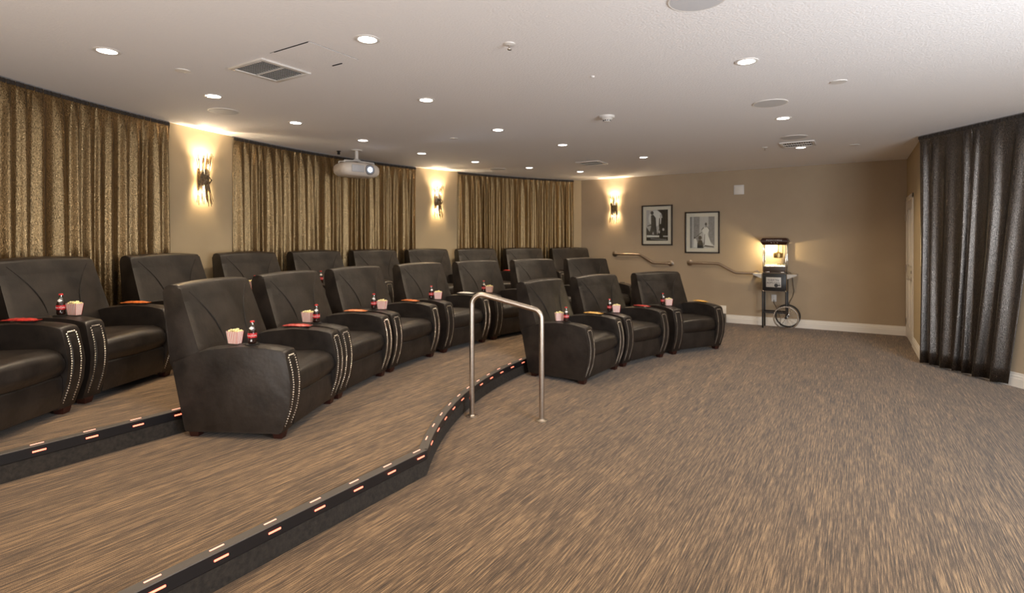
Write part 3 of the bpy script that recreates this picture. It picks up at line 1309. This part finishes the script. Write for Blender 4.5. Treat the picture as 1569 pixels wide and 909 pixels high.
# ------------------------------------------------------------------ pictures
def picture(x0, x1, z0, z1, mat_w, label, art):
    cx, cz = (x0+x1)/2, (z0+z1)/2
    root = empty('framed_photograph', (cx, YF, cz))
    tag(root, label, 'picture', 'framed photographs on the far wall')
    w, h = (x1-x0)/2, (z1-z0)/2
    fw = 0.024
    b = MB()
    for a in ((-w, w, h-fw, h), (-w, w, -h, -h+fw), (-w, -w+fw, -h, h), (w-fw, w, -h, h)):
        b.box(a[0], a[1], -0.032, -0.001, a[2], a[3], bev=0.004)
    b.build('frame', M['frame'], root)
    MB().box(-w+fw, w-fw, -0.012, -0.002, -h+fw, h-fw).build('mat_board', M['mat'], root)
    pw, ph = w-mat_w, h-mat_w*1.02
    b = MB()
    b.box(-pw, pw, -0.0140, -0.012, -ph, ph, mi=3)
    y = [-0.0142]

    def poly(pts, mi):
        y[0] -= 0.00006
        b.quad([(-pw+2*pw*u, y[0], -ph+2*ph*v) for u, v in pts], mi)

    def disc(u, v, ru, rv, mi, n=18, a0=0, a1=2*PI):
        poly([(min(1, max(0, u+ru*math.cos(a0+(a1-a0)*k/n))), min(1, max(0, v+rv*math.sin(a0+(a1-a0)*k/n)))) for k in range(n)], mi)
    art(poly, disc)
    b.build('print', [M['ph0'], M['ph1'], M['ph2'], M['ph3'], M['ph4']], root, smooth=False)
    MB().box(-w+fw, w-fw, -0.0205, -0.0185, -h+fw, h-fw).build('glazing', M['glass'], root)


def art1(poly, disc):
    poly([(0, 0), (1, 0), (1, 1), (0.45, 1), (0.45, 0.2), (0, .2)], 0)
    poly([(0, 0.2), (0.62, 0.2), (0.80, 0.6), (0.70, 0.88), (0.5, 1), (0, 1)], 3)
    disc(0.42, 0.72, 0.32, 0.26, 4)
    poly([(0, 0.20), (0.30, 0.20), (0.12, 0.32), (0, 0.45)], 1)
    # left walking figure in a dark coat
    disc(0.27, 0.90, 0.075, 0.06, 1)
    poly([(0.22, 0.83), (0.33, 0.84), (0.44, 0.74), (0.46, 0.5), (0.50, 0.2), (0.36, 0.2), (0.33, 0.30), (0.25, 0.2), (0.13, 0.2), (0.22, 0.45), (0.22, 0.7)], 1)
    poly([(0.05, 0.46), (0.24, 0.50), (0.24, 0.53), (0.06, 0.49)], 1)
    # right figure, smaller with a light collar
    disc(0.68, 0.80, 0.055, 0.05, 3)
    poly([(0.60, 0.72), (0.66, 0.75), (0.74, 0.74), (0.80, 0.68), (0.82, 0.4), (0.78, 0.12), (0.70, 0.12), (0.68, 0.25), (0.56, 0.12), (0.50, 0.15), (0.60, 0.4), (0.58, 0.5)], 0)
    poly([(0.64, 0.73), (0.70, 0.75), (0.68, 0.55), (0.64, 0.53)], 4)
    disc(0.79, 0.36, 0.05, 0.045, 3)
    disc(0.60, 0.28, 0.035, 0.05, 3)
    poly([(0.02, 0.11), (0.60, 0.11), (0.60, 0.17), (0.02, 0.18)], 4)
    poly([(0.78, 0.12), (1.0, 0.12), (1.0, 0.16), (0.78, 0.16)], 3)
    poly([(0.2, 0.05), (0.95, 0.02), (0.95, 0.04), (0.2, 0.08)], 2)


def art2(poly, disc):
    poly([(0, 0), (0.08, 0), (0.08, 1), (0, 1)], 2)
    poly([(0.16, 0.2), (0.38, 0.2), (0.40, 1), (0.16, 1)], 2)
    poly([(0.76, 0.1), (1, 0.1), (1, 1), (0.76, 1)], 2)
    disc(0.655, 0.76, 0.045, 0.05, 1)
    poly([(0.64, 0.72), (0.68, 0.72), (0.70, 0.66), (0.62, 0.66)], 2)
    poly([(0.56, 0.66), (0.76, 0.66), (0.78, 0.55), (0.72, 0.45), (0.82, 0.25), (0.97, 0.07), (0.60, 0.03), (0.55, 0.20), (0.56, 0.45), (0.50, 0.55)], 4)
    poly([(0.46, 0.58), (0.56, 0.67), (0.58, 0.64), (0.48, 0.57)], 1)
    poly([(0.28, 0.36), (0.50, 0.50), (0.49, 0.52), (0.27, 0.38)], 1)
    poly([(0.70, 0.68), (0.78, 0.58), (0.80, 0.59), (0.72, 0.69)], 1)
    poly([(0.56, 0.10), (0.60, 0.45), (0.62, 0.45), (0.60, 0.10)], 1)
    poly([(0.80, 0.28), (0.88, 0.12), (0.90, 0.12), (0.81, 0.31)], 2)
    poly([(0.14, 0.02), (0.30, 0.02), (0.28, 0.25), (0.20, 0.36), (0.15, 0.25)], 4)
    disc(0.20, 0.33, 0.035, 0.03, 1)
    disc(0.42, 0.33, 0.07, 0.065, 0)
    poly([(0.30, 0.0), (0.56, 0.0), (0.54, 0.15), (0.48, 0.26), (0.36, 0.26), (0.31, 0.16)], 0)
    poly([(0.56, 0.05), (0.96, 0.03), (0.98, 0.06), (0.62, 0.10)], 1)


picture(-3.49, -2.893, 1.390, 2.166, 0.088, 'framed black and white photograph of two walking figures, the left picture', art1)
picture(-2.659, -2.040, 1.248, 2.015, 0.090, 'framed black and white photograph of a lady standing in a gown', art2)

# ------------------------------------------------------------------ wall plates
root = empty('wall_plate', (-1.713, YF, 2.388))
tag(root, 'square white blank plate high on the far wall', 'wall plate')
MB().box(-0.085, 0.085, -0.022, 0, -0.085, 0.085, bev=0.005).build('plate', M['offwhite'], root)
MB().box(-0.058, 0.058, -0.027, -0.021, -0.058, 0.058, bev=0.003).build('cover', M['white'], root)
root = empty('power_outlet', (-1.147, YF, 0.483))
tag(root, 'white power outlet on the wall behind the popcorn cart', 'outlet')
MB().box(-0.04, 0.04, -0.007, 0, -0.06, 0.06, bev=0.003).build('cover_plate', M['offwhite'], root)
b = MB()
for z in (-0.025, 0.025):
    b.box(-0.017, 0.017, -0.009, -0.006, z-0.014, z+0.014, bev=0.002)
b.build('sockets', M['white'], root)

# ------------------------------------------------------------------ popcorn cart
root = empty('popcorn_cart', (-1.11, 10.195, 0))
tag(root, 'black two wheeled popcorn cart with signboard, standing against the far wall', 'cart')
cart = root
X0, X1, Y0, Y1 = -0.19, 0.19, -0.135, 0.135
for x in (X0+0.012, X1-0.012):
    for y in (Y0+0.012, Y1-0.012):
        zb = 0.0 if x < 0 else 0.17
        MB().box(x-0.012, x+0.012, y-0.012, y+0.012, zb, 0.63, bev=0.002).build('leg', M['black'], root)
b = MB()
for y in (Y0+0.012, Y1-0.012):
    b.box(X0+0.02, X1-0.02, y-0.009, y+0.009, 0.255, 0.278)
for x in (X0+0.012, X1-0.012):
    b.box(x-0.009, x+0.009, Y0+0.02, Y1-0.02, 0.255, 0.278)
b.build('cross_bars', M['black'], root)
cab = MB().box(X0, X1, Y0, Y1, 0.62, 0.935, bev=0.012).build('cabinet', M['black'], root)
b = MB()
fr = round_poly([(X0+0.004, 0.624, 0.03), (X1-0.004, 0.624, 0.03), (X1-0.004, 0.931, 0.03), (X0+0.004, 0.931, 0.03)], 5)
b.tube([(x, Y0-0.002, z) for x, z in fr]+[(fr[0][0], Y0-0.002, fr[0][1])], 0.006, 6)
b.build('chrome_edging', M['chrome'], cab)
sg = MB().box(-0.125, 0.105, Y0-0.008, Y0, 0.695, 0.862, bev=0.003).build('sign_plate', M['signgrey'], root)
for txt, z, s_ in (('THEATER', 0.815, 0.043), ('POPCORN', 0.770, 0.043)):
    me = text_mesh(txt, s_, 0.001)
    for v in me.vertices:
        x, y, z_ = v.co
        v.co = (x-0.012, Y0-0.0095-z_, z+y-0.9*x*x)
    me.materials.append(M['black'])
    link('lettering', me, sg)
b = MB()
b.lathe([(0.030, 0), (0.030, -0.002)], (0.030, Y0-0.008, 0.727), 16, axis='Y')
b.box(0.055, 0.095, Y0-0.0105, Y0-0.008, 0.722, 0.740)
b.build('emblem', M['black'], sg)
for sgn in (-1, 1):
    b = MB()
    xa = sgn*0.19
    b.rings([[(xa, y, 0.835), (xa+sgn*0.03, y, 0.845), (xa+sgn*0.145, y, 0.895), (xa+sgn*0.145, y, 0.915), (xa, y, 0.915)] for y in (Y0+0.01, Y1-0.01)])
    b.build('side_tray', M['signgrey'], root)
# wheels
for y in (Y0-0.03, Y1+0.012):
    b = MB()
    c = Vector((0.178, y, 0.195))
    n = 40
    ring = [c+0.185*Vector((math.cos(2*PI*k/n), 0, math.sin(2*PI*k/n))) for k in range(n)]
    rr = []
    for k in range(n):
        rad = (ring[k]-c).normalized()
        rr.append([ring[k]+0.012*(math.cos(t)*rad+math.sin(t)*Vector((0, 1, 0))) for t in (0, PI/3, 2*PI/3, PI, 4*PI/3, 5*PI/3)])
    b.rings(rr+[rr[0]], caps=False)
    wh = b.build('wheel', M['chrome'] if y < 0 else M['black'], root, angle=60)
    b = MB()
    b.lathe([(0.016, -0.014), (0.02, -0.008), (0.02, 0.008), (0.016, 0.014)], c, 14, axis='Y')
    b.build('hub', M['black'], wh)
    b = MB()
    for k in range(12):
        a = 2*PI*k/12
        b.tube([c, c+0.183*Vector((math.cos(a), 0, math.sin(a)))], 0.0015, 4)
    b.build('spokes', M['chrome'], wh)
MB().tube([(0.178, Y0-0.03, 0.195), (0.178, Y1+0.012, 0.195)], 0.008, 8).build('axle', M['black'], root)

# popping machine on top of the cart
root = empty('popcorn_machine', (-1.11, 10.195, 0.936))
tag(root, 'glowing glass popcorn machine with kettle, standing on the black cart', 'popcorn machine')
machine = root
b = MB()
b.box(-0.17, 0.17, Y0+0.005, Y1-0.005, 0.0, 0.02, bev=0.004)
b.box(-0.168, 0.168, Y0+0.008, Y1-0.008, 0.02, 0.105, bev=0.004)
base = b.build('base', M['brown'], root)
for x in (-0.11, 0.11):
    MB().box(x-0.035, x+0.035, Y0+0.0, Y0+0.01, 0.006, 0.02, bev=0.002).build('latch', M['chrome'], base)
b = MB()
for x in (-0.172, 0.172):
    for y in (Y0+0.008, Y1-0.008):
        b.box(x-0.006, x+0.006, y-0.006, y+0.006, 0.02, 0.48, bev=0.002)
b.build('corner_posts', M['chrome'], root)
b = MB()
b.box(-0.166, 0.166, Y0+0.006, Y0+0.009, 0.105, 0.475)
b.box(-0.173, -0.170, Y0+0.014, Y1-0.014, 0.105, 0.475)
b.box(0.170, 0.173, Y0+0.014, Y1-0.014, 0.105, 0.475)
b.build('glass_panes', M['cabglass'], root, smooth=False)
MB().box(-0.166, 0.166, Y1-0.010, Y1-0.006, 0.105, 0.475).build('back_panel', M['backmetal'], root)
b = MB()
rings = []
for (e, z) in ((0.0, 0.470), (0.012, 0.492), (0.028, 0.520), (0.030, 0.545), (0.012, 0.572), (0.0, 0.585)):
    x, y = 0.180+e, 0.132+e
    rings.append([(-x, -y, z), (x, -y, z), (x, y*0.8, z), (-x, y*0.8, z)])
b.rings(rings)
can = b.build('canopy', M['maroon'], root, angle=20)
me = text_mesh('POPCORN', 0.034, 0.001)
for v in me.vertices:
    x, y, z_ = v.co
    v.co = (x*1.5, -0.163-z_, 0.547+y)
me.materials.append(M['signgrey'])
link('lettering', me, can)
b = MB()
for k in range(3):
    b.lathe([(0.007, 0), (0.007, -0.004), (0.004, -0.006)], (-0.045+0.045*k, -0.150, 0.505), 10, axis='Y')
b.build('rocker_knobs', M['chrome'], can)
b = MB()
b.lathe([(0.050, 0.245), (0.070, 0.255), (0.075, 0.30), (0.070, 0.335), (0.035, 0.347), (0.012, 0.355)], (0.045, 0.0, 0), 24)
b.tube([(0.045, 0, 0.34), (0.045, 0, 0.47)], 0.012, 10)
b.tube([(0.118, 0, 0.29), (0.118, 0, 0.47)], 0.004, 6)
b.tube([(0.05, 0, 0.29), (0.118, 0, 0.29)], 0.006, 6)
b.tube([(-0.03, 0, 0.30), (0.0, 0, 0.30)], 0.008, 8)
b.build('kettle', M['brass'], root)
b = MB()
rnd = random.Random(8)
for i in range(260):
    x, y = rnd.uniform(-0.155, 0.155), rnd.uniform(-0.112, 0.112)
    hgt = 0.028*math.exp(-((x-0.06)**2+y*y)/0.012)+0.012
    b.ball((x, y, 0.112+rnd.uniform(0, hgt)), rnd.uniform(0.008, 0.012), sub=1)
o = b.build('popcorn', M['popcorn'], root)
o['kind'] = 'stuff'
MB().lathe([(0.012, 0.440), (0.022, 0.448), (0.020, 0.463), (0.010, 0.470)], (-0.09, 0, 0), 14).build('lamp_bulb', M['bulb'], root)
point((-1.20, 10.19, 0.936+0.415), POPCORN_W, (1.0, 0.78, 0.44), 0.02)
# cords
b = MB()
cd = [(-1.147, 10.355, 0.46), (-1.145, 10.345, 0.40), (-1.11, 10.345, 0.33), (-1.07, 10.34, 0.24), (-1.04, 10.335, 0.14), (-1.05, 10.34, 0.03), (-1.0, 10.33, 0.012), (-0.90, 10.335, 0.013)]
b.tube(cd, 0.004, 6)
pcord = b.build('power_cord', M['black'], cart, angle=80)
pcord.location = -cart.location
b = MB()
cd = [(-0.935, 10.345, 0.95), (-0.885, 10.335, 0.93), (-0.86, 10.335, 0.84), (-0.85, 10.34, 0.72), (-0.835, 10.345, 0.62), (-0.86, 10.345, 0.52), (-0.90, 10.345, 0.44), (-0.925, 10.345, 0.36)]
b.tube(cd, 0.004, 6)
pcord = b.build('power_cord', M['black'], machine, angle=80)
pcord.location = -machine.location

# ------------------------------------------------------------------ projector
PA = 180.3
pc = pol(7.66, PA, H)
root = empty('projector', pc, math.radians(PA)+PI-0.22)
tag(root, 'cream projector with a glowing blue white lens hung from the ceiling', 'projector')
b = MB()
b.lathe([(0.075, -0.012), (0.08, -0.004), (0.08, 0)], n=24)
b.tube([(0, 0, -0.01), (0, 0, -0.13)], 0.024, 14)
b.lathe([(0.05, -0.155), (0.055, -0.145), (0.03, -0.125)], n=20)
b.build('ceiling_mount', M['offwhite'], root)
b = MB()
for a in (0.35, -0.35, PI-0.35, PI+0.35):
    q = Vector((math.cos(a+PI/2)*0.22, math.sin(a+PI/2)*0.24, -0.172))
    b.tube([(0, 0, -0.150), q], 0.010, 8)
    b.tube([q, q+Vector((0, 0, -0.03))], 0.010, 8)
b.build('bracket_arms', M['offwhite'], root)
# body: superellipse plan, rounded section
b = MB()
rings = []
n = 48
for t in (-1, -0.96, -0.8, -0.5, 0.0, 0.5, 0.8, 0.96, 1):
    k = (1-abs(t)**3.2*0.22)
    z = -0.285+0.088*t
    row = []
    for i in range(n):
        a = 2*PI*i/n
        ca, sa = math.cos(a), math.sin(a)
        x = 0.21*math.copysign(abs(ca)**0.55, ca)*k
        y = 0.30*math.copysign(abs(sa)**0.60, sa)*k
        row.append((x, y, z))
    rings.append(row)
b.rings(rings)
body = b.build('body', M['projector'], root, angle=50)
b = MB()
b.box(0.200, 0.216, -0.19, 0.0, -0.33, -0.235, bev=0.008)
b.build('front_vent', M['grille'], body)
b = MB()
b.lathe([(0.070, 0.17), (0.072, 0.212), (0.060, 0.222), (0.040, 0.214)], (0, 0.085, -0.285), 28, axis='X')
b.build('lens_ring', M['greyplastic'], body)
b = MB()
b.lathe([(0.036, 0.210), (0.032, 0.220), (0.018, 0.227), (0.002, 0.229)], (0, 0.085, -0.285), 24, axis='X')
b.build('lens', M['plens'], body)
lo = spot((0, 0, 0), 25)
lo.data.color = (0.62, 0.78, 1.0)
lo.data.spot_size = math.radians(48)
mtp = Matrix.Translation(pc) @ Matrix.Rotation(math.radians(PA)+PI-0.22, 4, 'Z')
lo.location = mtp @ Vector((0.25, 0.085, -0.285))
lo.rotation_euler = (Vector((3.6, 5.2, 1.4))-lo.location).to_track_quat('-Z', 'Y').to_euler()

# ------------------------------------------------------------------ ceiling fittings
def make_downlight():
    root = empty('downlight')
    K = KIDS.setdefault(root, [])
    b = MB()
    n = 32
    prof = [(0.078, 0.0), (0.078, -0.004), (0.072, -0.007), (0.058, -0.005), (0.056, 0.0)]
    rr = [[(r*math.cos(2*PI*k/n), r*math.sin(2*PI*k/n), h) for r, h in prof] for k in range(n)]
    b.rings(rr+[rr[0]], caps=False)
    K.append(b.build('trim_ring', M['offwhite'], root))
    b = MB()
    b.lathe([(0.050, -0.0045), (0.057, -0.003), (0.057, -0.001)], n=28)
    K.append(b.build('lens', M['lens'], root))
    return root


dl0 = make_downlight()
outer = [(-4.22, 1.633), (-4.737, 2.633), (-5.057, 3.695), (-5.221, 4.788), (-5.275, 5.949), (-5.111, 7.038), (-4.726, 8.095), (-4.204, 9.043)]
inner = [(-2.586, 2.409), (-3.247, 3.723), (-3.426, 5.16), (-3.236, 6.414), (-2.675, 8.01)]
right = [(-0.633, 4.131), (-0.604, 6.234), (-0.59, 8.308)]
ORD = ['first', 'second', 'third', 'fourth', 'fifth', 'sixth', 'seventh', 'eighth']
for rowname, pts in (('outer arc along the curtains', outer), ('inner arc over the seats', inner), ('straight row over the open floor', right)):
    for i, (x, y) in enumerate(pts):
        o = inst(dl0, (x, y, H), 0)
        tag(o, f'glowing round ceiling downlight, {ORD[i]} from the camera in the {rowname}', 'downlight', 'recessed downlights')
        if pts is outer:
            spot((x, y, H-0.02), SPOT_W*1.4, 122, 1.0)
        else:
            spot((x, y, H-0.02), SPOT_W*(1.3 if y > 8 else 1.0), 150, 0.8)
for x, y in ((-3.4, 0.6), (-1.9, 0.9), (-0.62, 2.03), (-0.62, -0.1)):
    spot((x, y, H-0.02))  # added unseen spots without fittings, to light the carpet near the camera


def ceiling_disc(name, x, y, r, label, cat, group=None, mat='grille', th=0.006):
    root = empty(name, (x, y, H))
    tag(root, label, cat, group)
    b = MB()
    b.lathe([(r*0.90, -th*0.6), (r*0.93, -th), (r*0.98, -th), (r, -th*0.4), (r, 0)], n=40)
    b.build('rim', M['offwhite'], root)
    b = MB()
    b.lathe([(r*0.80, -th*1.12), (r*0.915, -th*1.05), (r*0.915, -th*0.5)], n=40)
    b.build('face', M[mat], root)
    return root


ceiling_disc('ceiling_speaker', -0.69, 2.93, 0.15, 'round white ceiling speaker cut by the top picture edge', 'ceiling speaker', 'round ceiling speakers')
ceiling_disc('ceiling_speaker', -0.64, 5.493, 0.15, 'round ceiling speaker just left of the second straight row downlight', 'ceiling speaker', 'round ceiling speakers')
ceiling_disc('ceiling_speaker', -0.603, 7.44, 0.15, 'round ceiling speaker just before the vent near the far wall', 'ceiling speaker', 'round ceiling speakers')
ceiling_disc('ceiling_speaker', -5.20, 2.99, 0.14, 'round ceiling speaker in front of the nearest sconce', 'ceiling speaker', 'round ceiling speakers')
ceiling_disc('ceiling_speaker', -5.277, 7.95, 0.14, 'round ceiling speaker over the third curtain', 'ceiling speaker', 'round ceiling speakers')
for x, y, r, lab in ((-4.225, 2.119, 0.052, 'small white sprinkler cover left of the square ceiling vent'),
                     (-0.092, 5.044, 0.06, 'small white sprinkler cover at the upper right of the ceiling'),
                     (0.023, 8.459, 0.06, 'small white sprinkler cover near the door corner'),
                     (-4.172, 5.293, 0.05, 'small white sprinkler cover between the two arcs of downlights')):
    ceiling_disc('sprinkler_cover', x, y, r, lab, 'sprinkler cover', 'flush sprinkler covers', mat='offwhite')
for x, y, lab in ((-1.003, 8.05, 'little white sprinkler head left of the far vent'), (-1.87, 2.95, 'little sprinkler head cut by the top picture edge')):
    root = empty('fire_sprinkler', (x, y, H))
    tag(root, lab, 'sprinkler')
    MB().lathe([(0.02, -0.012), (0.035, -0.006), (0.037, 0)], n=20).build('escutcheon', M['offwhite'], root)
    MB().lathe([(0.012, -0.04), (0.014, -0.036), (0.006, -0.034), (0.005, -0.01)], n=14).build('deflector', M['steel'], root)
# smoke detector
root = empty('smoke_detector', (-2.112, 5.184, H))
tag(root, 'domed white smoke detector in the middle of the ceiling', 'smoke detector')
MB().lathe([(0.070, -0.022), (0.076, -0.016), (0.078, 0.0)], n=32).build('base', M['offwhite'], root)
MB().lathe([(0.020, -0.060), (0.034, -0.056), (0.040, -0.040), (0.052, -0.034), (0.060, -0.022)], n=32).build('dome', M['offwhite'], root)
b = MB()
for k in range(10):
    a = 2*PI*k/10
    b.box(-0.006, 0.006, 0.036, 0.040, -0.052, -0.042, rot=Matrix.Rotation(a, 3, 'Z'))
b.build('sensor_slots', M['dark'], root)
root = empty('indicator_light', (-1.697, 3.875, H))
tag(root, 'tiny round white indicator on the ceiling ahead of the smoke detector', 'indicator')
MB().lathe([(0.008, -0.01), (0.014, -0.006), (0.016, 0)], n=16).build('lens', M['whitep'], root)


def vent(cx, cy, half, rz, label, slats=12):
    root = empty('air_vent', (cx, cy, H), rz)
    tag(root, label, 'air vent', 'square ceiling air vents')
    h, fw = half, 0.035
    b = MB()
    for a in ((-h, h, h-fw, h), (-h, h, -h, -h+fw), (-h, -h+fw, -h+fw, h-fw), (h-fw, h, -h+fw, h-fw)):
        b.box(a[0], a[1], a[2], a[3], -0.014, 0.0, bev=0.003)
    b.build('frame', M['offwhite'], root)
    MB().box(-h+fw, h-fw, -h+fw, h-fw, -0.003, -0.001).build('duct_backing', M['dark'], root)
    k = h-fw
    for i in range(slats):
        b = MB()
        c = -k+2*k*(i+0.5)/slats
        w = k*0.55/slats
        b.rings([[(c-w, y, -0.003), (c-w+0.002, y, -0.003), (c+w+0.002, y, -0.013), (c+w, y, -0.014)] for y in (-k, k)])
        b.build('slat', M['offwhite'], root, smooth=False)
    MB().box(-0.006, 0.006, -k, k, -0.0135, -0.002, rot=Matrix.Rotation(PI/2, 3, 'Z')).build('cross_bar', M['offwhite'], root)
    return root


vent(-3.665, 2.46, 0.205, 0.0, 'square white ceiling air vent at upper left beside the access panel')
vent(-3.575, 8.13, 0.20, 0.0, 'small looking air vent over the far end of the seating')
vent(-0.60, 7.97, 0.20, 0.0, 'air vent behind the last downlight of the straight row')
# access panel beside the left vent
root = empty('access_panel', (-3.13, 2.44, H))
tag(root, 'flush white access panel in the ceiling beside the upper left vent', 'access panel')
MB().box(-0.20, 0.20, -0.20, 0.20, -0.003, -0.0005).build('panel', M['ceiling'], root, smooth=False)
b = MB()
for a in ((-0.205, 0.205, 0.20, 0.204), (-0.205, 0.205, -0.205, -0.20), (-0.205, -0.20, -0.2, 0.2), (0.2, 0.204, -0.2, 0.2)):
    b.box(a[0], a[1], a[2], a[3], -0.0012, -0.0002)
b.build('reveal_gap', M['greyplastic'], root)
b = MB()
b.box(-0.16, 0.19, -0.2055, -0.2005, -0.005, -0.001)
b.build('hinge', M['dark'], root)
MB().box(-0.05, 0.05, 0.186, 0.194, -0.008, -0.002).build('latch', M['dark'], root)
# small black fixture near the curtain
p = pol(7.93, 180.9, H)
root = empty('ceiling_sensor', p)
tag(root, 'tiny black ceiling sensor left of the projector mount', 'sensor')
MB().lathe([(0.014, -0.05), (0.020, -0.045), (0.018, -0.012), (0.03, -0.006), (0.03, 0)], n=16).build('body', M['black'], root)
